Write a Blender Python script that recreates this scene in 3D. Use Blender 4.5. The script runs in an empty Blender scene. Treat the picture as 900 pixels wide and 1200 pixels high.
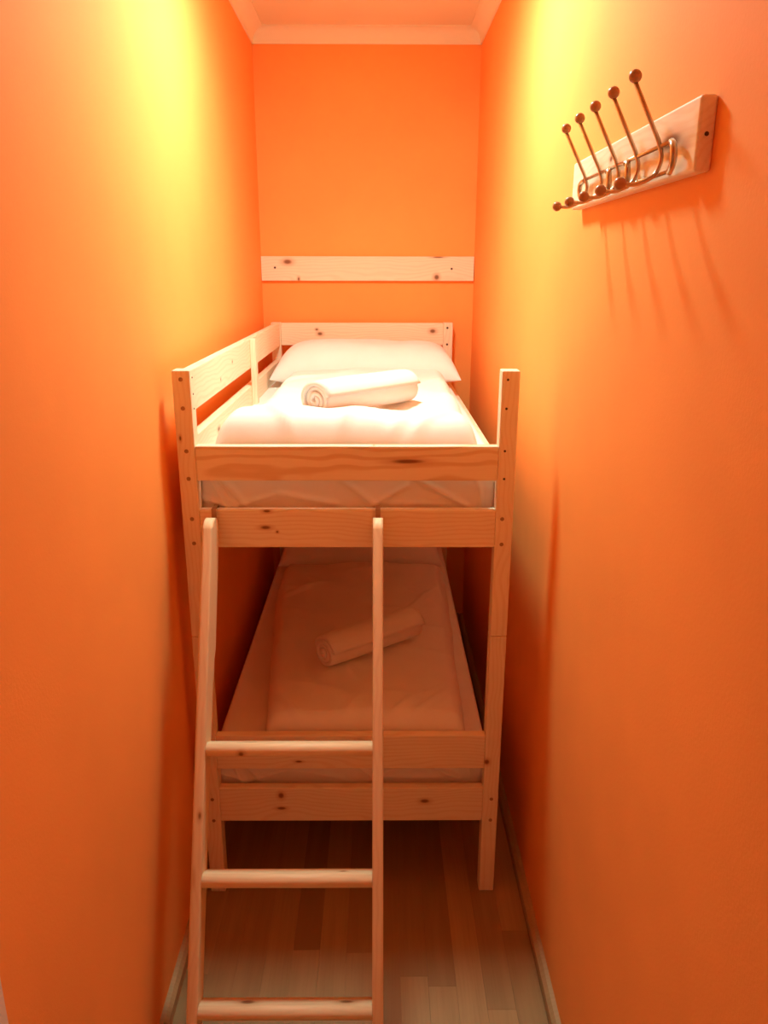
import bpy, bmesh, math, random
from mathutils import Vector, Matrix, noise

random.seed(7)
scene = bpy.context.scene
col = scene.collection

# ------------------------------------------------------------------ camera, world, exposure
FPX, PITCH, YAW, ROLL, EYE = 918.98, 0.2985, -0.0062, -0.0019, 1.808
vx = Vector((math.cos(YAW), math.sin(YAW), 0))
vg = Vector((-math.sin(YAW), math.cos(YAW), 0))
vd = vg * math.cos(PITCH) + Vector((0, 0, -math.sin(PITCH)))
vu = vg * math.sin(PITCH) + Vector((0, 0, math.cos(PITCH)))
cr = vx * math.cos(ROLL) - vu * math.sin(ROLL)
cu = vx * math.sin(ROLL) + vu * math.cos(ROLL)
cam_data = bpy.data.cameras.new('camera')
cam = bpy.data.objects.new('camera', cam_data)
col.objects.link(cam)
M = Matrix.Identity(4)
for i in range(3):
    M[i][0], M[i][1], M[i][2] = cr[i], cu[i], -vd[i]
M[2][3] = EYE
cam.matrix_world = M
cam_data.sensor_fit = 'VERTICAL'
cam_data.sensor_height = 24
cam_data.lens = FPX / 1200 * 24
cam_data.clip_start = 0.02
scene.camera = cam

world = bpy.data.worlds.new('world')
scene.world = world
world.use_nodes = True
world.node_tree.nodes['Background'].inputs[0].default_value = (0.0, 0.0, 0.0, 1)
world.node_tree.nodes['Background'].inputs[1].default_value = 0.0

scene.view_settings.view_transform = 'Standard'
scene.view_settings.look = 'None'
scene.view_settings.gamma = 1
scene.view_settings.use_curve_mapping = False
scene.view_settings.exposure = 0.0
scene.cycles.diffuse_bounces = 16
scene.cycles.max_bounces = 20

LAMP_POS = (-0.05, 2.25, 2.82)
LAMP_COLOR = (0.67, 0.97, 0.87)
HALL_LAMP_STRENGTH = 70.0
LAMP_STRENGTH = 218.0
WALL_COLOR = (0.93, 0.385, 0.095)

# ------------------------------------------------------------------ node helpers
def mat_new(name):
    m = bpy.data.materials.new(name)
    m.use_nodes = True
    nt = m.node_tree
    return m, nt, nt.nodes['Principled BSDF']

def mnode(nt, op, a, b=None, c=None):
    n = nt.nodes.new('ShaderNodeMath')
    n.operation = op
    for i, v in enumerate((a, b, c)):
        if v is None:
            continue
        if isinstance(v, (int, float)):
            n.inputs[i].default_value = v
        else:
            nt.links.new(v, n.inputs[i])
    return n.outputs[0]

def mix(nt, fac, a, b):
    n = nt.nodes.new('ShaderNodeMix')
    n.data_type = 'RGBA'
    for sock, v in ((n.inputs[0], fac), (n.inputs[6], a), (n.inputs[7], b)):
        if isinstance(v, (int, float)):
            sock.default_value = v
        elif isinstance(v, tuple):
            sock.default_value = (*v[:3], 1)
        else:
            nt.links.new(v, sock)
    return n.outputs[2]

def smooth(nt, v, lo, hi, o0=0.0, o1=1.0):
    n = nt.nodes.new('ShaderNodeMapRange')
    n.interpolation_type = 'SMOOTHSTEP'
    nt.links.new(v, n.inputs[0])
    for i, q in enumerate((lo, hi, o0, o1)):
        n.inputs[i + 1].default_value = q
    return n.outputs[0]

def noise_tex(nt, vec, scale, detail=3, rough=0.5):
    n = nt.nodes.new('ShaderNodeTexNoise')
    n.inputs['Scale'].default_value = scale
    n.inputs['Detail'].default_value = detail
    n.inputs['Roughness'].default_value = rough
    if vec is not None:
        nt.links.new(vec, n.inputs['Vector'])
    return n.outputs[0]

def mapping(nt, vec, scale=(1, 1, 1), loc=(0, 0, 0)):
    n = nt.nodes.new('ShaderNodeMapping')
    n.inputs['Scale'].default_value = scale
    n.inputs['Location'].default_value = loc
    nt.links.new(vec, n.inputs['Vector'])
    return n.outputs[0]

def bump(nt, bsdf, h, strength, dist):
    b = nt.nodes.new('ShaderNodeBump')
    b.inputs['Strength'].default_value = strength
    b.inputs['Distance'].default_value = dist
    nt.links.new(h, b.inputs['Height'])
    nt.links.new(b.outputs[0], bsdf.inputs['Normal'])

def plaster(name, color, var=0.04, rough=0.75):
    m, nt, bs = mat_new(name)
    tc = nt.nodes.new('ShaderNodeTexCoord').outputs['Object']
    big = noise_tex(nt, tc, 2.2, 3)
    fine = noise_tex(nt, tc, 160, 3, 0.6)
    dark = tuple(c * (1 - var) for c in color)
    lite = tuple(min(1, c * (1 + var)) for c in color)
    nt.links.new(mix(nt, smooth(nt, big, 0.3, 0.7), dark, lite), bs.inputs['Base Color'])
    bs.inputs['Roughness'].default_value = rough
    bs.inputs['Specular IOR Level'].default_value = 0.25
    bump(nt, bs, fine, 0.15, 0.002)
    return m

def wood(name, base=(0.90, 0.78, 0.58), dark=(0.68, 0.45, 0.23), knots=(), ring=1.0, centre=(0.35, 0.06), rough=0.5, grain=0.20):
    """pine with the grain along local x; knots = (x, y, z, rx, rr) in local coordinates"""
    m, nt, bs = mat_new(name)
    tc = nt.nodes.new('ShaderNodeTexCoord').outputs['Object']
    oi = nt.nodes.new('ShaderNodeObjectInfo').outputs['Random']
    sh = nt.nodes.new('ShaderNodeCombineXYZ')
    nt.links.new(mnode(nt, 'MULTIPLY', oi, 37.0), sh.inputs[0])
    nt.links.new(mnode(nt, 'MULTIPLY', oi, 11.0), sh.inputs[1])
    add = nt.nodes.new('ShaderNodeVectorMath')
    add.operation = 'ADD'
    nt.links.new(tc, add.inputs[0])
    nt.links.new(sh.outputs[0], add.inputs[1])
    v = add.outputs[0]
    sep = nt.nodes.new('ShaderNodeSeparateXYZ')
    nt.links.new(tc, sep.inputs[0])
    X, Y, Z = sep.outputs
    # growth rings, wavering along the length: gives flame-shaped figure on flat-sawn faces
    warp = noise_tex(nt, mapping(nt, v, (3.2, 7, 7)), 1.0, 2)
    cy = mnode(nt, 'ADD', Y, centre[0] * 0.12)
    cz = mnode(nt, 'ADD', Z, centre[1])
    rad = mnode(nt, 'SQRT', mnode(nt, 'ADD', mnode(nt, 'MULTIPLY', cy, cy), mnode(nt, 'MULTIPLY', cz, cz)))
    rad = mnode(nt, 'ADD', rad, mnode(nt, 'MULTIPLY', warp, 0.085))
    s = mnode(nt, 'SINE', mnode(nt, 'MULTIPLY', rad, 520.0 * ring))
    ringf = smooth(nt, s, -0.2, 1.0)
    fib = noise_tex(nt, mapping(nt, v, (6, 220, 220)), 1.0, 3, 0.6)
    fac = mnode(nt, 'ADD', mnode(nt, 'MULTIPLY', ringf, grain), mnode(nt, 'MULTIPLY', smooth(nt, fib, 0.35, 0.75), 0.10))
    c = mix(nt, fac, base, dark)
    tone = noise_tex(nt, mapping(nt, v, (2, 9, 9)), 1.0, 2)
    c = mix(nt, smooth(nt, tone, 0.3, 0.75, 0.0, 0.14), c, tuple(0.86 * a for a in base))
    for (kx, ky, kz, rx, rr) in knots:
        dx = mnode(nt, 'DIVIDE', mnode(nt, 'SUBTRACT', X, kx), rx)
        dy = mnode(nt, 'DIVIDE', mnode(nt, 'SUBTRACT', Y, ky), rr)
        dz = mnode(nt, 'DIVIDE', mnode(nt, 'SUBTRACT', Z, kz), rr)
        d = mnode(nt, 'SQRT', mnode(nt, 'ADD', mnode(nt, 'ADD', mnode(nt, 'MULTIPLY', dx, dx), mnode(nt, 'MULTIPLY', dy, dy)), mnode(nt, 'MULTIPLY', dz, dz)))
        c = mix(nt, smooth(nt, d, 0.55, 2.2, 0.55, 0.0), c, (0.55, 0.27, 0.10))
        c = mix(nt, smooth(nt, d, 0.35, 1.05, 0.9, 0.0), c, (0.20, 0.075, 0.025))
    nt.links.new(c, bs.inputs['Base Color'])
    bs.inputs['Roughness'].default_value = rough
    bs.inputs['Specular IOR Level'].default_value = 0.3
    bump(nt, bs, fib, 0.08, 0.001)
    return m

def cloth_mat(name, color, weave=900.0, strength=0.12, pile=False):
    m, nt, bs = mat_new(name)
    tc = nt.nodes.new('ShaderNodeTexCoord').outputs['Object']
    n1 = noise_tex(nt, tc, weave if not pile else 420.0, 2, 0.6)
    n2 = noise_tex(nt, tc, 9.0, 4)
    nt.links.new(mix(nt, smooth(nt, n2, 0.3, 0.7), tuple(0.97 * c for c in color), color), bs.inputs['Base Color'])
    bs.inputs['Roughness'].default_value = 0.9
    bs.inputs['Specular IOR Level'].default_value = 0.1
    try:
        bs.inputs['Sheen Weight'].default_value = 0.15
    except KeyError:
        pass
    bump(nt, bs, n1, strength if not pile else 0.5, 0.001 if not pile else 0.004)
    return m

def plain(name, color, rough=0.5, metal=0.0):
    m, nt, bs = mat_new(name)
    tc = nt.nodes.new('ShaderNodeTexCoord').outputs['Object']
    n = noise_tex(nt, tc, 60, 2)
    nt.links.new(mix(nt, n, tuple(0.93 * c for c in color), color), bs.inputs['Base Color'])
    bs.inputs['Roughness'].default_value = rough
    bs.inputs['Metallic'].default_value = metal
    return m

M_WALL = plaster('orange_wall_paint', WALL_COLOR)
M_CEIL = plaster('white_ceiling_paint', (0.78, 0.72, 0.52), 0.02)
M_COVE = plaster('white_cove_paint', (0.82, 0.78, 0.60), 0.01)
M_PINE = wood('pale_pine')
M_SHEET = cloth_mat('white_cotton', (0.86, 0.84, 0.81))
M_TOWEL = cloth_mat('white_terry', (0.88, 0.86, 0.83), pile=True)
M_WHITE = plain('white_gloss_paint', (0.82, 0.80, 0.76), 0.35)
M_METAL = plain('satin_brass_steel', (0.62, 0.50, 0.36), 0.28, 1.0)
M_KNOB = wood('beech_knob', (0.50, 0.27, 0.12), (0.38, 0.18, 0.07), ring=1.6, rough=0.35)
M_SCREW_OR_HOLE = plain('dark_screw_or_hole', (0.10, 0.06, 0.035), 0.5, 0.3)  # screw heads; its dark colour also stands in for shade inside post holes
M_PLUG = plain('bronze_bolt', (0.42, 0.25, 0.13), 0.45, 0.4)
M_STEEL = plain('grey_steel', (0.35, 0.30, 0.25), 0.35, 1.0)

# ------------------------------------------------------------------ mesh helpers
def link(name, bm, mat, parent=None, smooth_shade=False, loc=None, rot=None):
    me = bpy.data.meshes.new(name)
    bmesh.ops.recalc_face_normals(bm, faces=bm.faces)
    bm.to_mesh(me)
    bm.free()
    if smooth_shade:
        for p in me.polygons:
            p.use_smooth = True
    me.materials.append(mat)
    o = bpy.data.objects.new(name, me)
    col.objects.link(o)
    if parent is not None:
        o.parent = parent
    if loc is not None:
        o.location = loc
    if rot is not None:
        o.rotation_euler = rot
    return o

def empty(name, loc=(0, 0, 0), parent=None):
    o = bpy.data.objects.new(name, None)
    o.empty_display_size = 0.1
    col.objects.link(o)
    o.location = loc
    if parent is not None:
        o.parent = parent
    return o

def tag(o, label, cat, group=None):
    o['label'] = label
    o['category'] = cat
    if group:
        o['group'] = group
    return o

def structure(o, label=None, cat=None):
    o['kind'] = 'structure'
    if label:
        o['label'] = label
    if cat:
        o['category'] = cat
    return o

def box_bm(sx, sy, sz, bev=0.003, seg=2):
    bm = bmesh.new()
    bmesh.ops.create_cube(bm, size=1)
    bmesh.ops.scale(bm, vec=(sx, sy, sz), verts=bm.verts)
    if bev > 0:
        bmesh.ops.bevel(bm, geom=list(bm.edges), offset=bev, segments=seg, affect='EDGES', profile=0.5)
    return bm

ROT = {'x': (0, 0, 0), 'y': (0, 0, math.pi / 2), 'z': (0, -math.pi / 2, 0)}

def beam(name, lo, hi, axis, mat, parent=None, bev=0.003, origin=(0, 0, 0)):
    """box between two world corners whose local x is its long axis"""
    c = [(a + b) / 2 for a, b in zip(lo, hi)]
    s = [abs(b - a) for a, b in zip(lo, hi)]
    if axis == 'x':
        d = (s[0], s[1], s[2])
    elif axis == 'y':
        d = (s[1], s[0], s[2])
    else:
        d = (s[2], s[1], s[0])
    return link(name, box_bm(*d, bev), mat, parent, True if bev > 0 else False,
                [a - b for a, b in zip(c, origin)], ROT[axis])

def flat_normals(o):
    """keep the big faces of bevelled boxes flat"""
    md = o.modifiers.new('wn', 'WEIGHTED_NORMAL')
    md.keep_sharp = False
    return o

def prism(bm, pts, axis_vec):
    """extrude polygon (list of Vector) along axis_vec"""
    a = [bm.verts.new(p) for p in pts]
    b = [bm.verts.new(p + axis_vec) for p in pts]
    n = len(pts)
    bm.faces.new(a)
    bm.faces.new(list(reversed(b)))
    for i in range(n):
        bm.faces.new((a[i], b[i], b[(i + 1) % n], a[(i + 1) % n]))

def hexa(name, corners, mat, parent=None):
    """solid from 8 corners: 4 bottom, 4 top"""
    bm = bmesh.new()
    v = [bm.verts.new(c) for c in corners]
    for f in ((0, 1, 2, 3), (4, 5, 6, 7), (0, 1, 5, 4), (1, 2, 6, 5), (2, 3, 7, 6), (3, 0, 4, 7)):
        bm.faces.new([v[i] for i in f])
    return link(name, bm, mat, parent)

def catmull(pts, n=8):
    out = []
    P = [Vector(p) for p in pts]
    P = [P[0] * 2 - P[1]] + P + [P[-1] * 2 - P[-2]]
    for i in range(1, len(P) - 2):
        for k in range(n):
            t = k / n
            a, b, c, d = P[i - 1], P[i], P[i + 1], P[i + 2]
            out.append(0.5 * ((2 * b) + (c - a) * t + (2 * a - 5 * b + 4 * c - d) * t * t + (3 * b - a - 3 * c + d) * t ** 3))
    out.append(P[-2])
    return out

def tube_bm(pts, r, sides=10, bm=None):
    bm = bm or bmesh.new()
    rings = []
    prev = None
    for i, p in enumerate(pts):
        t = (pts[min(i + 1, len(pts) - 1)] - pts[max(i - 1, 0)]).normalized()
        if prev is None:
            prev = Vector((0, 1, 0)) if abs(t.y) < 0.9 else Vector((1, 0, 0))
        n1 = (prev - t * prev.dot(t)).normalized()
        n2 = t.cross(n1)
        prev = n1
        rings.append([bm.verts.new(p + (n1 * math.cos(2 * math.pi * k / sides) + n2 * math.sin(2 * math.pi * k / sides)) * r) for k in range(sides)])
    for a, b in zip(rings[:-1], rings[1:]):
        for k in range(sides):
            bm.faces.new((a[k], a[(k + 1) % sides], b[(k + 1) % sides], b[k]))
    bm.faces.new(rings[0])
    bm.faces.new(list(reversed(rings[-1])))
    return bm

def ball_bm(r, seg=20, rings=12):
    bm = bmesh.new()
    bmesh.ops.create_uvsphere(bm, u_segments=seg, v_segments=rings, radius=r)
    return bm

# ------------------------------------------------------------------ the room
YB, YF, H = 3.8792, -0.60, 2.815           # back wall, front wall, ceiling
def XL(y): return -0.5579 - 0.0072 * (y - 4)
def XR(y): return 0.4479 + 0.0009 * (y - 4)
T = 0.12
COVE_Z = 2.754

DOOR_Y0, DOOR_Y1, DOOR_H = 0.0, 0.775, 2.02

def wall_seg(name, fx, y0, y1, z0, z1, side, parent=None):
    a0, a1 = fx(y0), fx(y1)
    return hexa(name, [(a0, y0, z0), (a1, y1, z0), (a1 + side * T, y1, z0), (a0 + side * T, y0, z0),
                       (a0, y0, z1), (a1, y1, z1), (a1 + side * T, y1, z1), (a0 + side * T, y0, z1)], M_WALL, parent)

# left wall with a door opening near the viewer: one mesh of three blocks
bm = bmesh.new()
def add_block(bm, y0, y1, z0, z1):
    a0, a1 = XL(y0), XL(y1)
    v = [bm.verts.new(c) for c in [(a0, y0, z0), (a1, y1, z0), (a1 - T, y1, z0), (a0 - T, y0, z0),
                                   (a0, y0, z1), (a1, y1, z1), (a1 - T, y1, z1), (a0 - T, y0, z1)]]
    for f in ((0, 1, 2, 3), (4, 5, 6, 7), (0, 1, 5, 4), (1, 2, 6, 5), (2, 3, 7, 6), (3, 0, 4, 7)):
        bm.faces.new([v[i] for i in f])
add_block(bm, DOOR_Y1, YB, 0, H)
add_block(bm, YF, DOOR_Y0, 0, H)
add_block(bm, DOOR_Y0, DOOR_Y1, DOOR_H, H)
structure(link('wall_left', bm, M_WALL), 'orange painted left wall with bright lamp streak', 'wall')
structure(wall_seg('wall_right', XR, YF, YB, 0, H, 1), 'orange painted right wall carrying the hook rack', 'wall')
structure(hexa('wall_back', [(-0.75, YB, 0), (0.65, YB, 0), (0.65, YB + T, 0), (-0.75, YB + T, 0),
                             (-0.75, YB, H), (0.65, YB, H), (0.65, YB + T, H), (-0.75, YB + T, H)], M_WALL),
          'orange back wall behind the head of the bunk bed', 'wall')
def boxes(name, blocks, mat):
    bm = bmesh.new()
    for (x0, x1, y0, y1, z0, z1) in blocks:
        v = [bm.verts.new((x, y, z)) for z in (z0, z1) for (x, y) in ((x0, y0), (x1, y0), (x1, y1), (x0, y1))]
        for f in ((0, 1, 2, 3), (4, 5, 6, 7), (0, 1, 5, 4), (1, 2, 6, 5), (2, 3, 7, 6), (3, 0, 4, 7)):
            bm.faces.new([v[i] for i in f])
    return link(name, bm, mat)
# the open doorway behind the viewer, leading to a pale hallway
GX0, GX1, GH = -0.40, 0.40, 2.0
structure(boxes('wall_front', [(-0.75, GX0, YF - T, YF, 0, H), (GX1, 0.65, YF - T, YF, 0, H), (GX0, GX1, YF - T, YF, GH, H)], M_WALL),
          'orange wall with an open doorway behind the viewer', 'wall')
HX0, HX1, HY0, HH = -1.3, 1.5, -1.95, 2.5
M_HALL = plaster('cream_hall_paint', (0.80, 0.74, 0.62), 0.02)
structure(boxes('wall_hall_far', [(HX0, HX1, HY0 - 0.1, HY0, 0, HH)], M_HALL), 'cream far wall of the hallway behind the viewer', 'wall')
structure(boxes('wall_hall_left', [(HX0 - 0.1, HX0, HY0, YF - T, 0, HH)], M_HALL), 'cream end wall of the hallway, left of the doorway', 'wall')
structure(boxes('wall_hall_right', [(HX1, HX1 + 0.1, HY0, YF - T, 0, HH)], M_HALL), 'cream end wall of the hallway, right of the doorway', 'wall')
structure(boxes('wall_hall_near', [(HX0, -0.75, YF - T, YF - 0.02, 0, HH), (0.65, HX1, YF - T, YF - 0.02, 0, HH)], M_HALL), 'cream hallway wall beside the doorway', 'wall')
structure(boxes('ceiling_hall', [(HX0, HX1, HY0, YF - T, HH, HH + 0.1)], M_CEIL), 'white ceiling of the hallway behind the viewer', 'ceiling')
structure(hexa('ceiling', [(-0.75, YF - T, H), (0.65, YF - T, H), (0.65, YB + T, H), (-0.75, YB + T, H),
                           (-0.75, YF - T, H + 0.1), (0.65, YF - T, H + 0.1), (0.65, YB + T, H + 0.1), (-0.75, YB + T, H + 0.1)], M_CEIL),
          'white ceiling with cove edge', 'ceiling')

# cove moulding along ceiling: hollow quarter profile
def cove(name, start, along, inward, length):
    """profile hollow between wall (down 0.061) and ceiling (out 0.055)"""
    prof = [(0, 0), (0, -0.061), (0.006, -0.061)]
    for k in range(9):
        a = math.pi / 2 * k / 8
        prof.append((0.006 + 0.046 * (1 - math.cos(a)), -0.055 + 0.049 * math.sin(a)))
    prof += [(0.055, -0.006), (0.055, 0)]
    b = bmesh.new()
    prism(b, [start + inward * px + Vector((0, 0, pz)) for px, pz in prof], along * length)
    return structure(link(name, b, M_COVE))
cove('trim_1', Vector((XL(YB), YB, H)), Vector((1, 0, 0)), Vector((0, -1, 0)), XR(YB) - XL(YB))
al = (Vector((XL(YF), YF, H)) - Vector((XL(YB), YB, H)))
cove('trim_2', Vector((XL(YB), YB, H)), al.normalized(), Vector((1, 0, 0)), al.length)
ar = (Vector((XR(YF), YF, H)) - Vector((XR(YB), YB, H)))
cove('trim_3', Vector((XR(YB), YB, H)), ar.normalized(), Vector((-1, 0, 0)), ar.length)

# baseboards: small pale strip with a sloped top
M_BASE = wood('pale_baseboard', (0.46, 0.31, 0.15), (0.36, 0.22, 0.10), grain=0.2)
def baseboard(name, fx, side, y0, y1):
    d, hh = 0.020, 0.045
    prof = [(0, 0), (d, 0), (d, hh * 0.72), (d * 0.55, hh * 0.95), (0, hh)]
    b = bmesh.new()
    prism(b, [Vector((fx(y0) - side * px, y0, pz)) for px, pz in prof], Vector((fx(y1) - fx(y0), y1 - y0, 0)))
    return structure(link(name, b, M_BASE))
baseboard('baseboard_left', XL, -1, DOOR_Y1 + 0.07, YB)
baseboard('baseboard_right', XR, 1, YF, YB)
b = bmesh.new()
prism(b, [Vector((XL(YB) + 0.02, YB - px, pz)) for px, pz in ((0, 0), (0.02, 0), (0.02, 0.033), (0.011, 0.043), (0, 0.045))], Vector((XR(YB) - XL(YB) - 0.04, 0, 0)))
structure(link('baseboard_back', b, M_BASE))

# floor slab and laminate strips
def floor_mat():
    m, nt, bs = mat_new('laminate_strip')
    tc = nt.nodes.new('ShaderNodeTexCoord').outputs['Object']
    at = nt.nodes.new('ShaderNodeAttribute')
    at.attribute_type = 'OBJECT'
    at.attribute_name = 'tone'
    oi = nt.nodes.new('ShaderNodeObjectInfo').outputs['Random']
    sh = nt.nodes.new('ShaderNodeCombineXYZ')
    nt.links.new(mnode(nt, 'MULTIPLY', oi, 53.0), sh.inputs[1])
    add = nt.nodes.new('ShaderNodeVectorMath')
    nt.links.new(tc, add.inputs[0])
    nt.links.new(sh.outputs[0], add.inputs[1])
    g = noise_tex(nt, mapping(nt, add.outputs[0], (160, 5, 1)), 1.0, 3, 0.6)
    g2 = noise_tex(nt, mapping(nt, add.outputs[0], (22, 1.6, 1)), 1.0, 3, 0.5)
    c = mix(nt, at.outputs['Fac'], (0.28, 0.165, 0.062), (0.47, 0.30, 0.120))
    c = mix(nt, smooth(nt, g, 0.35, 0.8, 0.0, 0.30), c, (0.24, 0.135, 0.050))
    c = mix(nt, smooth(nt, g2, 0.4, 0.75, 0.0, 0.30), c, (0.52, 0.34, 0.145))
    nt.links.new(c, bs.inputs['Base Color'])
    bs.inputs['Roughness'].default_value = 0.42
    bump(nt, bs, g, 0.04, 0.001)
    return m
M_FLOOR = floor_mat()
M_SUB = plain('floor_joint', (0.24, 0.15, 0.08), 0.8)
floor = hexa('floor', [(-0.75, YF - T, -0.1), (0.65, YF - T, -0.1), (0.65, YB + T, -0.1), (-0.75, YB + T, -0.1),
                       (-0.75, YF - T, -0.004), (0.65, YF - T, -0.004), (0.65, YB + T, -0.004), (-0.75, YB + T, -0.004)], M_SUB)
structure(boxes('floor_hall', [(HX0, HX1, HY0, YF - T, -0.1, 0.0)], plain('hall_floor', (0.45, 0.34, 0.22), 0.5)), 'brown hallway floor behind the viewer', 'floor')
structure(floor, 'grey-brown laminate strip floor under the bunk bed', 'floor')
SW = 0.0738
X0 = -0.313 - 4 * SW
# strip joints seen in the photograph: strip index -> (joint y, tone nearer than joint, tone beyond)
seen = {5: (1.73, 0.62, 0.05), 6: (1.20, 0.6, 0.62), 7: (1.72, 0.55, 0.25), 8: (1.28, 0.5, 0.30), 9: (1.643, 0.72, 0.20), 10: (1.612, 0.66, 0.16),
        11: (1.05, 0.4, 0.75), 12: (1.543, 0.7, 0.30), 13: (1.793, 0.25, 0.62), 4: (1.30, 0.4, 0.55), 3: (1.55, 0.6, 0.35), 2: (1.4, 0.5, 0.4)}
meshes = {}
for i in range(14):
    xa, xb = X0 + i * SW, X0 + (i + 1) * SW
    xa, xb = max(xa, -0.60), min(xb, 0.45)
    if xb - xa < 0.012:
        continue
    j, tn, tb = seen.get(i, (1.5 + 0.3 * random.random(), random.random(), random.random()))
    cuts = [YF, j - 0.98 - 0.2 * random.random(), j, j + 1.05 + 0.3 * random.random(), YB]
    cuts = sorted(c for c in cuts if YF <= c <= YB)
    for a, bq in zip(cuts[:-1], cuts[1:]):
        if bq - a < 0.05:
            continue
        key = (round(xb - xa, 4), round(bq - a, 4))
        w, l = xb - xa - 0.0003, bq - a - 0.0003
        bm = box_bm(w, l, 0.004, 0.0002, 1)
        o = link('plank', bm, M_FLOOR, floor, False, ((xa + xb) / 2, (a + bq) / 2, -0.002))
        o['tone'] = tn if abs(bq - j) < 1e-6 else (tb if abs(a - j) < 1e-6 else random.random())

# door in the left wall beside the viewer, with its casing
door = empty('door_1', (XL(0.43), 0.43, 0))
structure(door, 'white panelled door in the left wall beside the viewer', 'door')
def dpart(name, lo, hi, bev=0.004, parent=door):
    c = [(a + b) / 2 for a, b in zip(lo, hi)]
    s = [b - a for a, b in zip(lo, hi)]
    return link(name, box_bm(*s, bev), M_WHITE, parent, False, (c[0] - XL(0.43), c[1] - 0.43, c[2]))
xd = XL(0.43)
leaf = dpart('door_leaf', (xd - 0.06, DOOR_Y0 + 0.012, 0.006), (xd - 0.02, DOOR_Y1 - 0.012, DOOR_H - 0.012))
for z0, z1 in ((0.18, 0.85), (1.02, 1.88)):
    for y0, y1 in ((0.13, 0.40), (0.46, 0.73)):
        dpart('door_panel', (xd - 0.022, y0, z0), (xd - 0.012, y1, z1), 0.004)
bm = tube_bm([Vector((xd - 0.02, 0.12, 0.96)) - Vector((xd, 0.43, 0)), Vector((xd + 0.035, 0.12, 0.96)) - Vector((xd, 0.43, 0)),
              Vector((xd + 0.04, 0.13, 0.96)) - Vector((xd, 0.43, 0)), Vector((xd + 0.04, 0.23, 0.96)) - Vector((xd, 0.43, 0))], 0.009)
link('door_handle', bm, M_STEEL, door, True)
structure(hexa('trim_4', [(XL(y) + o, y, z) for z in (0, DOOR_H + 0.07) for (y, o) in ((DOOR_Y1 - 0.012, -0.05), (DOOR_Y1 + 0.07, -0.002), (DOOR_Y1 + 0.07, 0.014), (DOOR_Y1 - 0.012, 0.014))], M_WHITE))
structure(hexa('trim_5', [(XL(y) + o, y, z) for z in (0, DOOR_H + 0.07) for (y, o) in ((DOOR_Y0 + 0.012, -0.05), (DOOR_Y0 - 0.07, -0.002), (DOOR_Y0 - 0.07, 0.014), (DOOR_Y0 + 0.012, 0.014))], M_WHITE))
structure(hexa('trim_6', [(XL(y) + o, y, z) for z in (DOOR_H - 0.012, DOOR_H + 0.07) for (y, o) in ((DOOR_Y0 + 0.013, -0.02), (DOOR_Y1 - 0.013, -0.02), (DOOR_Y1 - 0.013, 0.014), (DOOR_Y0 + 0.013, 0.014))], M_WHITE))

# ------------------------------------------------------------------ ceiling lamp (above the frame, lights the room)
lamp = tag(empty('ceiling_lamp', LAMP_POS), 'round white drum ceiling lamp above the foot of the bed', 'lamp')
def lathe(prof, seg=40):
    bm = bmesh.new()
    rings = [[bm.verts.new((r_ * math.cos(2 * math.pi * k / seg), r_ * math.sin(2 * math.pi * k / seg), z)) for k in range(seg)] for r_, z in prof]
    for a, b in zip(rings[:-1], rings[1:]):
        for k in range(seg):
            bm.faces.new((a[k], a[(k + 1) % seg], b[(k + 1) % seg], b[k]))
    bm.faces.new(rings[0])
    bm.faces.new(rings[-1])
    return bm
link('drum_housing', lathe([(0.118, -0.001), (0.122, -0.004), (0.122, -0.094), (0.112, -0.094), (0.112, -0.080)]), M_WHITE, lamp)
m, nt, bs = mat_new('lit_frosted_glass')
bs.inputs['Base Color'].default_value = (0.9, 0.88, 0.84, 1)
bs.inputs['Emission Color'].default_value = (*LAMP_COLOR, 1)
bs.inputs['Emission Strength'].default_value = LAMP_STRENGTH
link('diffuser', lathe([(0.1115, -0.082), (0.1115, -0.094), (0.095, -0.100), (0.06, -0.106), (0.02, -0.108)]), m, lamp, False)

hall = tag(empty('ceiling_lamp', (0.80, -1.30, HH)), 'small round hallway lamp behind the viewer', 'lamp')
link('drum_housing', lathe([(0.118, -0.001), (0.122, -0.004), (0.122, -0.094), (0.112, -0.094), (0.112, -0.080)]), M_WHITE, hall)
m, nt, bs = mat_new('lit_hall_glass')
bs.inputs['Base Color'].default_value = (0.9, 0.88, 0.84, 1)
bs.inputs['Emission Color'].default_value = (*LAMP_COLOR, 1)
bs.inputs['Emission Strength'].default_value = HALL_LAMP_STRENGTH
link('diffuser', lathe([(0.1115, -0.082), (0.1115, -0.094), (0.095, -0.100), (0.06, -0.106), (0.02, -0.108)]), m, hall, False)

# ------------------------------------------------------------------ bunk bed
BX0, BX1, BY0, BY1, TOP = -0.512, 0.348, 1.9454, 3.8442, 1.573
P = 0.045
BO = (-0.08, 2.9, 0.0)
bed = tag(empty('bunk_bed', BO), 'pale pine bunk bed filling the end of the narrow room', 'bunk bed')
def bb(name, lo, hi, axis, mat=M_PINE, bev=0.003, parent=bed):
    return flat_normals(beam(name, lo, hi, axis, mat, parent, bev, BO))

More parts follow.
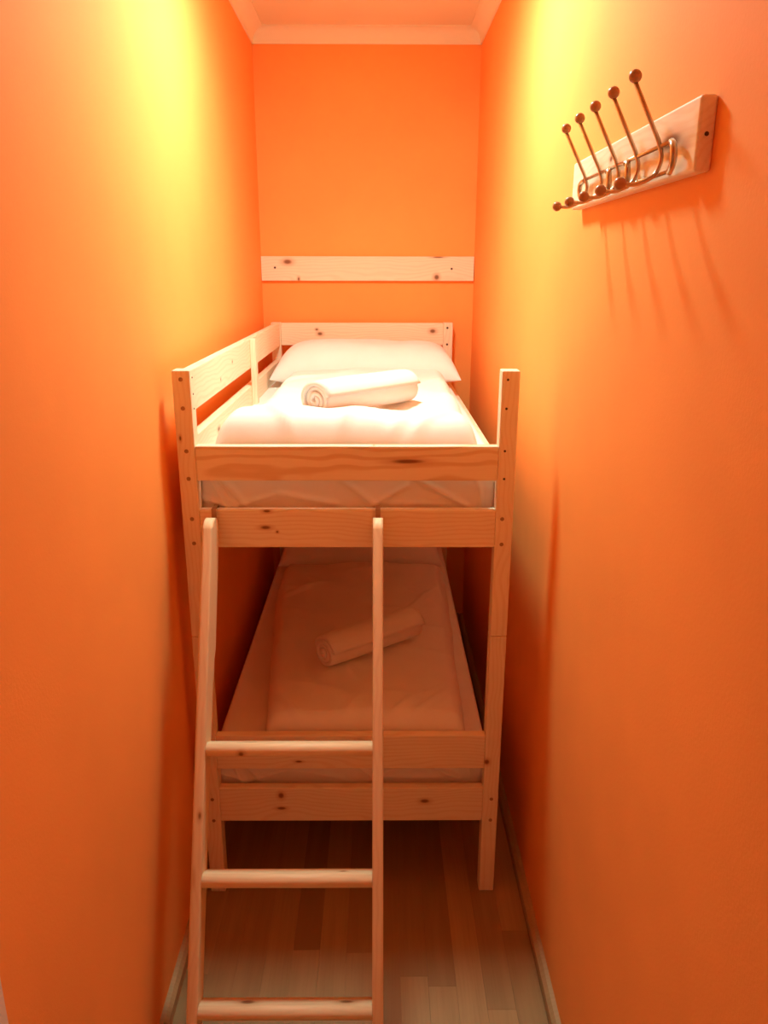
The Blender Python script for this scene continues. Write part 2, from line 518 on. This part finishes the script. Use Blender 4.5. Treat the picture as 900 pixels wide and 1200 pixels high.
JOINT = 0.853
post_knots = {('f', 0, 'up'): [(0.19, -0.0225, 0.012, 0.008, 0.0035)], ('f', 1, 'lo'): [(0.03, -0.0225, 0.016, 0.010, 0.009)]}
def screw_or_hole(post, world, direction, r, mat):
    """small round screw head, or dark disc for an open hole, on a post face; direction is the face normal"""
    d = Vector(direction)
    q = d.to_track_quat('Z', 'Y')
    bm = bmesh.new()
    bmesh.ops.create_cone(bm, cap_ends=True, segments=14, radius1=r, radius2=r * 0.8, depth=0.003)
    if r > 0.004:
        ret = bmesh.ops.inset_region(bm, faces=[f for f in bm.faces if f.normal.z > 0.9], thickness=r * 0.4, depth=-0.0012)
    bmesh.ops.transform(bm, matrix=q.to_matrix().to_4x4(), verts=bm.verts)
    inv = post.matrix_local.inverted()
    bmesh.ops.transform(bm, matrix=inv.to_3x3().to_4x4(), verts=bm.verts)
    loc = inv @ (Vector(world) - Vector(BO))
    return link('screw_or_hole', bm, mat, post, False, loc)

posts = {}
for fy, yy in (('f', BY0), ('b', BY1 - P)):
    for s, xx in ((0, BX0), (1, BX1 - P)):
        for part, z0, z1 in (('lo', 0.0, JOINT - 0.0008), ('up', JOINT + 0.0008, TOP)):
            mat = M_PINE
            kn = post_knots.get((fy, s, part))
            if kn:
                mat = wood('pine_post_knot', knots=kn)
            posts[fy, s, part] = bb('post', (xx, yy, z0), (xx + P, yy + P, z1), 'z', mat)
bpy.context.view_layer.update()
for z, x in ((1.551, 0.318), (1.479, 0.3175), (1.371, 0.3185), (1.298, 0.320)):
    screw_or_hole(posts['f', 1, 'up'], (x, BY0 - 0.0005, z), (0, -1, 0), 0.0034, M_SCREW_OR_HOLE)  # open bolt holes: their inner shade is the dark colour of raised discs
for z, x in ((1.190, 0.320), (1.120, 0.3215)):
    screw_or_hole(posts['f', 1, 'up'], (x, BY0, z), (0, -1, 0), 0.006, M_PLUG)
for z, x in ((0.330, 0.328), (0.257, 0.328)):
    screw_or_hole(posts['f', 1, 'lo'], (x, BY0, z), (0, -1, 0), 0.006, M_PLUG)
for z, x in ((1.551, -0.490), (1.479, -0.4895), (1.370, -0.4885), (1.298, -0.4880), (1.190, -0.487), (1.123, -0.486)):
    screw_or_hole(posts['f', 0, 'up'], (x, BY0, z), (0, -1, 0), 0.0062, M_PLUG)
for z in (0.330, 0.257):
    screw_or_hole(posts['f', 0, 'lo'], (-0.488, BY0, z), (0, -1, 0), 0.006, M_PLUG)
for z in (1.553, 1.512, 1.475):
    screw_or_hole(posts['f', 0, 'up'], (BX0 + P, BY0 + 0.022, z), (1, 0, 0), 0.0025, M_SCREW_OR_HOLE)  # small side holes, drawn as dark discs in place of shaded recesses
for z in (1.550, 1.473):
    screw_or_hole(posts['b', 1, 'up'], (0.322, BY1 - P, z), (0, -1, 0), 0.006, M_SCREW_OR_HOLE)

# foot-end boards (front) and head-end boards, between the posts
FX0, FX1 = BX0 + P, BX1 - P
TH = 0.027
def end_board(name, z0, z1, y, knots=(), ring=1.0, centre=(0.35, 0.06), grain=0.24):
    mat = wood('pine_' + name, knots=knots, ring=ring, centre=centre, grain=grain) if knots or ring != 1.0 else M_PINE
    return bb(name, (FX0, y, z0), (FX1, y + TH, z1), 'x', mat)
FR = BY0 + 0.0015
# local x runs from the middle of the bed (x = -0.082)
end_board('end_guard_board', 1.292, 1.383, FR, knots=[(0.155, -0.0135, 0.006, 0.05, 0.007), (0.068, -0.002, 0.047, 0.004, 0.006)], ring=0.55, centre=(0.5, 0.03), grain=0.6)
end_board('end_rail', 1.111, 1.214, FR, knots=[(-0.215, -0.0135, 0.004, 0.016, 0.006), (-0.21, -0.0135, 0.049, 0.012, 0.005), (-0.185, -0.0135, -0.008, 0.004, 0.004)], grain=0.28)
end_board('end_guard_board', 0.433, 0.542, FR, knots=[(-0.175, -0.0135, -0.008, 0.006, 0.004), (-0.15, -0.0135, -0.03, 0.012, 0.004)])
end_board('end_rail', 0.254, 0.367, FR, knots=[(-0.205, -0.0135, 0.032, 0.010, 0.012), (-0.205, -0.0135, -0.012, 0.016, 0.006), (0.215, -0.0135, 0.012, 0.016, 0.008)])
BKY = BY1 - P + 0.012
end_board('head_board', 1.467, 1.571, BKY, knots=[(-0.215, -0.0135, 0.022, 0.008, 0.006), (-0.20, -0.0135, 0.002, 0.014, 0.009), (0.335, -0.0135, 0.015, 0.016, 0.011), (0.07, -0.0135, -0.05, 0.012, 0.006)], grain=0.2)
end_board('head_rail', 1.111, 1.214, BKY)
end_board('head_board', 0.62, 0.72, BKY)
end_board('head_rail', 0.254, 0.367, BKY)

# side rails and the wall-side guard
SY0, SY1 = BY0 + P, BY1 - P
for xx in (BX0 + 0.009, BX1 - 0.036):
    bb('side_rail', (xx, SY0, 1.19), (xx + TH, SY1, 1.30), 'y')
    bb('side_rail', (xx, SY0, 0.254), (xx + TH, SY1, 0.367), 'y')
bb('side_guard_board', (BX0 + 0.014, SY0, 1.466), (BX0 + 0.041, SY1, 1.571), 'y', wood('pine_side_guard', knots=[(-0.35, -0.0135, 0.01, 0.008, 0.005), (-0.55, -0.0135, -0.02, 0.006, 0.005)], grain=0.2))
bb('side_guard_board', (BX0 + 0.014, SY0, 1.305), (BX0 + 0.041, SY1, 1.402), 'y', wood('pine_side_lower', knots=[(-0.62, -0.0135, 0.01, 0.02, 0.008)], grain=0.2))
bb('guard_upright', (BX0 + 0.041, 2.90, 1.195), (BX0 + 0.061, 2.945, 1.571), 'z')
for lvl, zz in ((0, 0.29), (1, 1.14)):
    for xx in (BX0 + 0.036, BX1 - 0.036 - 0.022):
        bb('slat_ledge', (xx, SY0, zz - 0.02), (xx + 0.022, SY1, zz), 'y')
    me = None
    for k in range(13):
        y = SY0 + 0.06 + k * (SY1 - SY0 - 0.12 - 0.06) / 12
        if me is None:
            o = bb('slat', (BX0 + 0.038, y, zz), (BX1 - 0.038, y + 0.06, zz + 0.015), 'x')
            me = o
        else:
            o = me.copy()
            col.objects.link(o)
            o.parent = bed
            o.location = (me.location.x, y + 0.03 - BO[1], me.location.z)

# ------------------------------------------------------------------ ladder leaning on the foot of the bed
LY, LT, LN = 1.285, Vector((0, 0.4304, 0.9026)), Vector((0, 0.9026, -0.4304))
LO = Vector((-0.215, 1.36, 0))
ladder = tag(empty('bunk_ladder', LO), 'pale pine ladder with three rungs leaning on bunk bed', 'ladder')
def lp(x, s, w): return Vector((x, LY, 0)) + LT * s + LN * w - LO
# local frame of the ladder: x along the rail so that the grain runs along it
def ladder_rail(x0, x1, mat):
    prof = [(0.001, 0.0), (0.028, 0.062), (0.945, 0.062), (0.97, 0.066), (1.0, 0.078), (1.025, 0.082), (1.325, 0.080)]
    for k in range(7):
        a = math.pi / 2 * k / 6
        prof.append((1.325 + 0.03 * math.sin(a), 0.050 + 0.03 * math.cos(a)))
    for k in range(7):
        a = math.pi / 2 * k / 6
        prof.append((1.320 + 0.035 * math.cos(a), 0.035 - 0.035 * math.sin(a)))
    bm = bmesh.new()
    wx = x1 - x0
    prism(bm, [Vector((s, w, -wx / 2)) for s, w in prof], Vector((0, 0, wx)))
    bmesh.ops.bevel(bm, geom=[e for e in bm.edges if abs((e.verts[0].co - e.verts[1].co).z) < 1e-5], offset=0.007, segments=3, affect='EDGES', profile=0.5)
    o = link('ladder_rail', bm, mat, ladder, True)
    mt = Matrix.Identity(4)
    ex, ey = LT, LN
    ez = ex.cross(ey)
    for i in range(3):
        mt[i][0], mt[i][1], mt[i][2] = ex[i], ey[i], ez[i]
    mt.translation = lp((x0 + x1) / 2, 0, 0)
    o.matrix_local = mt
    return flat_normals(o)
# left rail local z points to +x or -x; knots sit on both edges
railL = ladder_rail(-0.441, -0.415, wood('pine_ladder_rail', (0.86, 0.67, 0.42), (0.70, 0.45, 0.22), knots=[(0.64, 0.002, -0.004, 0.012, 0.005), (0.50, 0.004, 0.005, 0.02, 0.004), (0.52, 0.035, 0.012, 0.022, 0.006), (1.06, 0.06, 0.012, 0.02, 0.004), (1.03, 0.04, 0.012, 0.012, 0.004)], grain=0.2))
railR = ladder_rail(-0.0165, 0.0095, wood('pine_ladder_rail_plain', (0.86, 0.67, 0.42), (0.70, 0.45, 0.22), grain=0.25, knots=[(0.4, 0.03, 0.012, 0.02, 0.006)]))
def rung(z, knots):
    # flat tread with a round nose
    s = z / 0.9026
    wdt = -0.0165 + 0.415
    prof = []
    hh = 0.0165
    for k in range(13):
        a = math.pi / 2 + math.pi * k / 12
        prof.append((0.016 + 0.0165 * math.cos(a), hh * math.sin(a)))
    prof += [(0.056, -hh + 0.002), (0.058, -hh + 0.005), (0.058, hh - 0.005), (0.056, hh - 0.002)]
    bm = bmesh.new()
    prism(bm, [Vector((-wdt / 2, y, zz)) for y, zz in prof], Vector((wdt, 0, 0)))
    mat = wood('pine_rung', (0.86, 0.67, 0.42), (0.70, 0.45, 0.22), knots=knots, grain=0.22)
    c = lp((-0.415 - 0.0165) / 2, s, 0.0)
    o = link('rung', bm, mat, ladder, True, c, (-math.atan2(0.4304, 0.9026), 0, 0))
    return flat_normals(o)
rung(0.712, [(-0.115, 0.004, -0.008, 0.008, 0.008), (-0.10, 0.03, 0.016, 0.03, 0.006)])
rung(0.443, [(0.13, 0.03, 0.016, 0.01, 0.005)])
rung(0.184, [(-0.09, 0.03, 0.0165, 0.02, 0.012), (0.14, 0.03, 0.0165, 0.02, 0.01)])
# steel hooks at the top of each rail that catch the end rail of the bed
for xc in (-0.428, -0.0035):
    bm = bmesh.new()
    path = [(1.900, 1.130), (1.9415, 1.160), (1.9415, 1.2175), (1.978, 1.2175), (1.978, 1.185)]
    th = 0.0022
    outer, inner = [], []
    pts = [Vector((0, y, z)) for y, z in path]
    for i, p in enumerate(pts):
        t = (pts[min(i + 1, 4)] - pts[max(i - 1, 0)]).normalized()
        n = Vector((0, -t.z, t.y))
        outer.append(p + n * th)
        inner.append(p)
    prism(bm, [p + Vector((xc - 0.006, 0, 0)) - LO for p in outer + inner[::-1]], Vector((0.012, 0, 0)))
    link('ladder_hook', bm, M_PLUG, ladder)

# ------------------------------------------------------------------ bedding
def fb(x, y, z=0.0, s=1.0):
    return noise.noise(Vector((x * s, y * s, z)))

def soft_slab(name, outline, y0, y1, zb, height, edge, wr, seed, mat, nx=90, ny=150, extra=None, under=0.0):
    """closed soft mesh: outline(v) -> (xl, xr) along the length, height(u, v) above zb, rounded edges"""
    bm = bmesh.new()
    top, bot = [], []
    for j in range(ny + 1):
        v = j / ny
        rt, rb = [], []
        for i in range(nx + 1):
            u = i / nx
            # denser samples near the borders
            uu = 0.5 - 0.5 * math.cos(math.pi * u) * (0.85 + 0.15 * abs(math.cos(math.pi * u)))
            vv = 0.5 - 0.5 * math.cos(math.pi * v) * (0.55 + 0.45 * abs(math.cos(math.pi * v)))
            xl, xr = outline(vv)
            y = y0 + (y1 - y0) * vv
            x = xl + (xr - xl) * uu
            # soft plan corners
            ex = min(uu, 1 - uu) * (xr - xl)
            ey = min(vv, 1 - vv) * (y1 - y0)
            def prof(e):
                q = min(e / edge, 1.0)
                return math.sqrt(max(0.0, 1 - (1 - q) ** 2))
            f = prof(ex) * prof(ey)
            h = height(uu, vv) * f
            w = wr(x, y, seed) * min(1.0, f * 1.2)
            wob = 0.008 * fb(x * 2, y * 6, seed) * (1 - f)
            rt.append(bm.verts.new((x + wob, y + wob, zb + h + w)))
            rb.append((x + wob, y + wob))
        top.append(rt)
        bot.append(rb)
    lower = [[None] * (nx + 1) for _ in range(ny + 1)]
    for j in range(ny + 1):
        for i in range(nx + 1):
            if i in (0, nx) or j in (0, ny):
                lower[j][i] = top[j][i]
    for j in range(ny):
        for i in range(nx):
            bm.faces.new((top[j][i], top[j][i + 1], top[j + 1][i + 1], top[j + 1][i]))
    # underside as a fan of strips between the borders
    border = [top[0][i] for i in range(nx + 1)] + [top[j][nx] for j in range(1, ny + 1)] + \
             [top[ny][i] for i in range(nx - 1, -1, -1)] + [top[j][0] for j in range(ny - 1, 0, -1)]
    bm.faces.new(list(reversed(border)))
    return link(name, bm, mat, None, True)

def wr_soft(x, y, s):
    w = 0.010 * fb(x * 4, y * 3, s) + 0.005 * fb(x * 9, y * 6, s + 3)
    r = 1 - abs(fb(x * 3 + y * 4, y * 2.5 - x * 2, s + 9)) * 3
    w += 0.006 * max(0, r) ** 2
    for (ax, ay, bx_, by_) in ((0.02, 1.98, 0.10, 2.10), (0.08, 1.98, 0.20, 2.13), (-0.22, 1.98, -0.30, 2.12), (-0.10, 2.0, -0.06, 2.10), (-0.38, 2.9, -0.22, 3.02), (0.10, 2.7, 0.22, 2.95)):
        pa, ab = Vector((ax, ay)), Vector((bx_ - ax, by_ - ay))
        q = Vector((x, y)) - pa
        t = max(0, min(1, q.dot(ab) / ab.dot(ab)))
        w += 0.010 * math.sin(math.pi * (0.15 + 0.7 * t)) * math.exp(-((q - ab * t).length / 0.014) ** 2)
    return w

# mattress with a white fitted sheet, its foot end creased
CREASES = [(0.02, 0.95, 0.10, 0.22, 0.012, 0.008), (0.06, 0.80, 0.16, 0.30, 0.009, 0.008), (0.0, 0.45, 0.12, 0.30, 0.010, 0.007),
           (0.12, 0.32, 0.27, 0.50, 0.008, 0.007), (0.27, 0.50, 0.46, 0.34, 0.008, 0.007), (0.48, 0.70, 0.60, 0.30, 0.007, 0.008),
           (0.58, 0.32, 0.70, 0.62, 0.009, 0.007), (0.72, 0.75, 0.90, 0.32, 0.012, 0.007), (0.62, 0.36, 0.84, 0.34, 0.006, 0.006), (0.93, 0.75, 0.95, 0.30, 0.006, 0.006)]
def mattress(name, z0, z1, seed, label):
    x0, x1, y0, y1 = BX0 + 0.038, BX1 - 0.038, BY0 + P + 0.003, BY1 - P - 0.004
    bm = box_bm(x1 - x0, y1 - y0, z1 - z0, 0.016, 4)
    bmesh.ops.translate(bm, verts=bm.verts, vec=((x0 + x1) / 2, (y0 + y1) / 2, (z0 + z1) / 2))
    for axis, cuts in (((1, 0, 0), [x0 + 0.03 + k * (x1 - x0 - 0.06) / 120 for k in range(121)]),
                       ((0, 1, 0), [y0 + 0.03 + k * (y1 - y0 - 0.06) / 40 for k in range(41)]),
                       ((0, 0, 1), [z0 + 0.028 + k * (z1 - z0 - 0.056) / 24 for k in range(1, 24)])):
        for c in cuts:
            bmesh.ops.bisect_plane(bm, geom=list(bm.verts) + list(bm.edges) + list(bm.faces), plane_co=Vector(axis) * c, plane_no=axis)
    for v in bm.verts:
        x, y, z = v.co
        if y < y0 + 0.02:
            # creases of the sheet tucked in at the foot end
            d = 0.005 * fb(x * 6, z * 14, seed + 4)
            for (ax, az, bx_, bz_, amp, wd) in CREASES:
                pa, pb = Vector((x0 + ax * (x1 - x0), z0 + az * (z1 - z0))), Vector((x0 + bx_ * (x1 - x0), z0 + bz_ * (z1 - z0)))
                ab = pb - pa
                q = Vector((x, z)) - pa
                t = max(0, min(1, q.dot(ab) / ab.dot(ab)))
                dist = (q - ab * t).length
                d -= amp * (0.35 + 0.65 * math.sin(math.pi * (0.1 + 0.8 * t))) * math.exp(-(dist / wd) ** 2)
            v.co.y += max(-0.016, d)
        v.co.z += 0.003 * fb(x * 6, y * 5, seed) if z > z1 - 0.01 else 0
    o = link(name, bm, M_SHEET, None, True)
    return tag(o, label, 'mattress', 'mattresses of the bunk bed')
mattress('mattress', 1.156, 1.335, 3.0, 'white-sheeted mattress on the upper bunk')
mattress('mattress', 0.306, 0.500, 8.0, 'white-sheeted mattress on the lower bunk, in red shade')

# upper duvet, plump at the foot
def up_h(u, v):
    fold = math.exp(-((v - 0.10) / 0.10) ** 2)
    mid = 0.5 + 0.5 * math.sin(math.pi * u)
    return 0.072 + 0.030 * fold * (0.7 + 0.3 * math.sin(6 * u + 0.4)) + 0.012 * mid - 0.018 * math.exp(-((v - 0.30) / 0.08) ** 2)
o = soft_slab('duvet', lambda v: (-0.437 + 0.055 * min(1, v * 2.2), 0.262 + 0.012 * v), BY0 + TH + 0.012, 3.275, 1.338, up_h, 0.055, wr_soft, 2.0, M_SHEET)
tag(o, 'puffy white duvet on the upper bunk', 'duvet', 'duvets of the bunk bed')

def lo_h(u, v):
    return 0.062 + 0.012 * math.sin(math.pi * u) + 0.006 * math.exp(-((v - 0.12) / 0.1) ** 2)
o = soft_slab('duvet', lambda v: (-0.335 - 0.09 * min(1, v * 1.3), 0.255 + 0.03 * v), BY0 + TH + 0.014, 3.28, 0.504, lo_h, 0.045, lambda x, y, s: 1.15 * wr_soft(x, y, s), 5.0, M_SHEET)
tag(o, 'white duvet on the lower bunk, in red shade', 'duvet', 'duvets of the bunk bed')

def pillow(name, cx, cy, cz, w, l, h, tilt, seed, label):
    bm = bmesh.new()
    n = 56
    def surf(side):
        rows = []
        for j in range(n + 1):
            row = []
            for i in range(n + 1):
                u, v = -1 + 2 * i / n, -1 + 2 * j / n
                u, v = math.sin(u * math.pi / 2), math.sin(v * math.pi / 2)
                t = max(0.0, (1 - abs(u) ** 7.0)) ** 0.5 * max(0.0, (1 - abs(v) ** 2.8)) ** 0.5
                x = u * w / 2 * (1 - 0.05 * (1 - v * v))
                y = v * l / 2 * (1 - 0.07 * (1 - u * u))
                z = (h * 0.82 if side > 0 else -h * 0.18) * t
                z += 0.006 * fb(x * 7, y * 7, seed) * t + 0.010 * fb(x * 3, y * 3, seed + 5) * t
                edge = 1 - t
                z += 0.006 * fb(x * 16, y * 16, seed + 2) * edge
                row.append((x, y, z))
            rows.append(row)
        return rows
    a, b2 = surf(1), surf(-1)
    va = [[bm.verts.new(p) for p in r] for r in a]
    vb = [[va[j][i] if i in (0, n) or j in (0, n) else bm.verts.new(b2[j][i]) for i in range(n + 1)] for j in range(n + 1)]
    for j in range(n):
        for i in range(n):
            bm.faces.new((va[j][i], va[j][i + 1], va[j + 1][i + 1], va[j + 1][i]))
            bm.faces.new((vb[j][i], vb[j + 1][i], vb[j + 1][i + 1], vb[j][i + 1]))
    o = link(name, bm, M_SHEET, None, True, (cx, cy, cz), (tilt, 0, 0.0))
    return tag(o, label, 'pillow', 'pillows of the bunk bed')
pillow('pillow', -0.058, 3.53, 1.378, 0.80, 0.49, 0.165, 0.03, 4.0, 'white pillow at the head of the upper bunk')
pillow('pillow', -0.085, 3.53, 0.545, 0.74, 0.48, 0.165, 0.02, 12.0, 'white pillow at the shaded head of the lower bunk')

# rolled towels: a spiral band swept along the roll
def towel(ends, r, seed, label, flat=0.93):
    a, b2 = Vector(ends[0]), Vector(ends[1])
    L = (b2 - a).length
    turns, n = 3.6, 110
    band = r / (turns + 0.35)
    prof_o, prof_i = [], []
    for k in range(n + 1):
        t = k / n
        ang = t * turns * 2 * math.pi - 0.9
        ro = band * 0.45 + (r - band * 0.45) * t
        ri = max(ro - band * 0.90, 0.0015)
        prof_o.append((ro * math.cos(ang), ro * math.sin(ang)))
        prof_i.append((ri * math.cos(ang), ri * math.sin(ang)))
    bm = bmesh.new()
    m = 26
    rows = []
    for j in range(m + 1):
        s = j / m
        x = (s - 0.5) * L
        row_o, row_i = [], []
        for k in range(n + 1):
            t = k / n
            end_off = 0.010 * fb(t * 6, seed, j // (m // 2 + 1)) * (1 if s in (0, 1) else 0)
            bulge = 1 + 0.05 * fb(s * 3, t * 2, seed) - 0.05 * (abs(2 * s - 1) ** 6)
            for prof, row in ((prof_o, row_o), (prof_i, row_i)):
                row.append(bm.verts.new((x + end_off, prof[k][0] * bulge * 1.06, prof[k][1] * bulge * flat)))
        rows.append((row_o, row_i))
    for j in range(m):
        (o0, i0), (o1, i1) = rows[j], rows[j + 1]
        for k in range(n):
            bm.faces.new((o0[k], o0[k + 1], o1[k + 1], o1[k]))
            bm.faces.new((i0[k], i1[k], i1[k + 1], i0[k + 1]))
        bm.faces.new((o0[n], i0[n], i1[n], o1[n]))
        bm.faces.new((o0[0], o1[0], i1[0], i0[0]))
    for j in (0, m):
        o0, i0 = rows[j]
        for k in range(n):
            bm.faces.new((o0[k], i0[k], i0[k + 1], o0[k + 1]))
    d = (b2 - a).normalized()
    yaw = math.atan2(d.y, d.x)
    o = link('rolled_towel', bm, M_TOWEL, None, True, (a + b2) / 2, (0, -math.asin(d.z), yaw))
    return tag(o, label, 'towel', 'rolled towels')
towel(((-0.178, 2.19, 1.462), (0.085, 2.47, 1.462)), 0.062, 1.5, 'rolled white towel lying on the upper duvet')
towel(((-0.178, 2.268, 0.640), (0.118, 2.495, 0.640)), 0.064, 6.5, 'rolled towel lying on the shaded lower duvet')

# ------------------------------------------------------------------ plank on the back wall
mat = wood('pine_wall_plank', knots=[(-0.375, -0.011, 0.030, 0.024, 0.013), (-0.325, -0.011, -0.047, 0.006, 0.010), (0.325, -0.011, -0.038, 0.014, 0.014), (0.33, -0.011, 0.052, 0.03, 0.004)], grain=0.16)
wp = flat_normals(beam('wall_plank', (XL(YB) + 0.002, YB - 0.022, 1.762), (XR(YB) - 0.003, YB, 1.872), 'x', mat, None, 0.002))
tag(wp, 'knotty pale pine plank fixed across the back wall', 'plank')
for x, z in ((-0.435, 0.004), (0.395, 0.0)):
    bm = bmesh.new()
    bmesh.ops.create_cone(bm, cap_ends=True, segments=12, radius1=0.0055, radius2=0.0045, depth=0.003)
    bmesh.ops.rotate(bm, cent=(0, 0, 0), matrix=Matrix.Rotation(math.pi / 2, 3, 'X'), verts=bm.verts)
    link('screw_or_hole', bm, M_SCREW_OR_HOLE, wp, False, (x, -0.0115, z))

# ------------------------------------------------------------------ hook rack on the right wall
RY0, RY1, RZ0, RZ1, RXF = 1.1398, 1.8453, 1.936, 2.0308, 0.4222
RO = Vector((XR(1.5), 1.4925, 1.936))
rack = tag(empty('hook_rack', RO), 'coat rack of five wire hooks on a pine board', 'coat rack')
mat = wood('pine_rack', (0.95, 0.86, 0.68), knots=[(-0.25, 0.011, 0.004, 0.05, 0.012), (0.06, 0.011, 0.02, 0.01, 0.006)], grain=0.15)
bm = box_bm(RY1 - RY0, XR(1.5) - RXF, RZ1 - RZ0, 0.005, 3)
board = flat_normals(link('board', bm, mat, rack, True, (-(XR(1.5) - RXF) / 2, 0, (RZ1 - RZ0) / 2), (0, 0, math.pi / 2)))
bm = bmesh.new()
bmesh.ops.create_cone(bm, cap_ends=True, segments=12, radius1=0.003, radius2=0.0025, depth=0.002)
bmesh.ops.rotate(bm, cent=(0, 0, 0), matrix=Matrix.Rotation(math.pi / 2, 3, 'Y'), verts=bm.verts)
link('screw_or_hole', bm, M_SCREW_OR_HOLE, board, False, (-(RY1 - RY0) / 2 - 0.0005, 0.0, -0.001))
def rp(x, y, z): return Vector((x, y, z)) - RO
# wire frame: upper and lower bar, joined by bowed end pieces
WX = 0.4125
bars = tube_bm([rp(WX, 1.207, 1.983), rp(WX, 1.70, 1.983)], 0.0032)
link('top_bar', bars, M_METAL, rack, True)
bars = tube_bm([rp(WX + 0.003, 1.225, 1.945), rp(WX + 0.003, 1.70, 1.945)], 0.0028)
link('bottom_bar', bars, M_METAL, rack, True)
for y, dy in ((1.209, -0.024), (1.412, -0.016), (1.522, -0.016), (1.698, 0.020)):
    pts = catmull([rp(WX, y, 1.983), rp(WX - 0.004, y + dy * 0.8, 1.976), rp(WX - 0.004, y + dy * 1.05, 1.963), rp(WX - 0.002, y + dy * 0.75, 1.951), rp(WX + 0.002, y + 0.004, 1.944)], 6)
    link('bowed_bracket', tube_bm(pts, 0.0050), M_METAL, rack, True)
for y in (1.412, 1.522):
    link('bracket_screw', ball_bm(0.005, 12, 8), M_STEEL, rack, True, rp(WX - 0.002, y + 0.004, 1.979))
hook_mesh = {}
for k, y in enumerate((1.251, 1.359, 1.467, 1.575, 1.683)):
    hk = empty('coat_hook', rp(WX, y, 1.983), rack)
    o_ = Vector((WX, 0, 1.983))
    if not hook_mesh:
        path = [Vector((0.3665, 0, 2.066)) - o_, Vector((0.388, 0, 2.026)) - o_] + catmull(
            [Vector((0.4075, 0, 1.990)) - o_, Vector((0.4135, 0, 1.972)) - o_, Vector((0.4125, 0, 1.957)) - o_, Vector((0.406, 0, 1.944)) - o_,
             Vector((0.394, 0, 1.936)) - o_, Vector((0.380, 0, 1.931)) - o_, Vector((0.366, 0, 1.931)) - o_, Vector((0.358, 0, 1.932)) - o_], 6)
        a = link('wire', tube_bm(path, 0.0033), M_METAL, hk, True)
        b1 = link('knob', ball_bm(0.0092), M_KNOB, hk, True, Vector((0.3655, 0, 2.074)) - o_)
        b2 = link('knob', ball_bm(0.0092), M_KNOB, hk, True, Vector((0.3565, 0, 1.932)) - o_)
        hook_mesh = (a, b1, b2)
    else:
        for src in hook_mesh:
            c = src.copy()
            col.objects.link(c)
            c.parent = hk
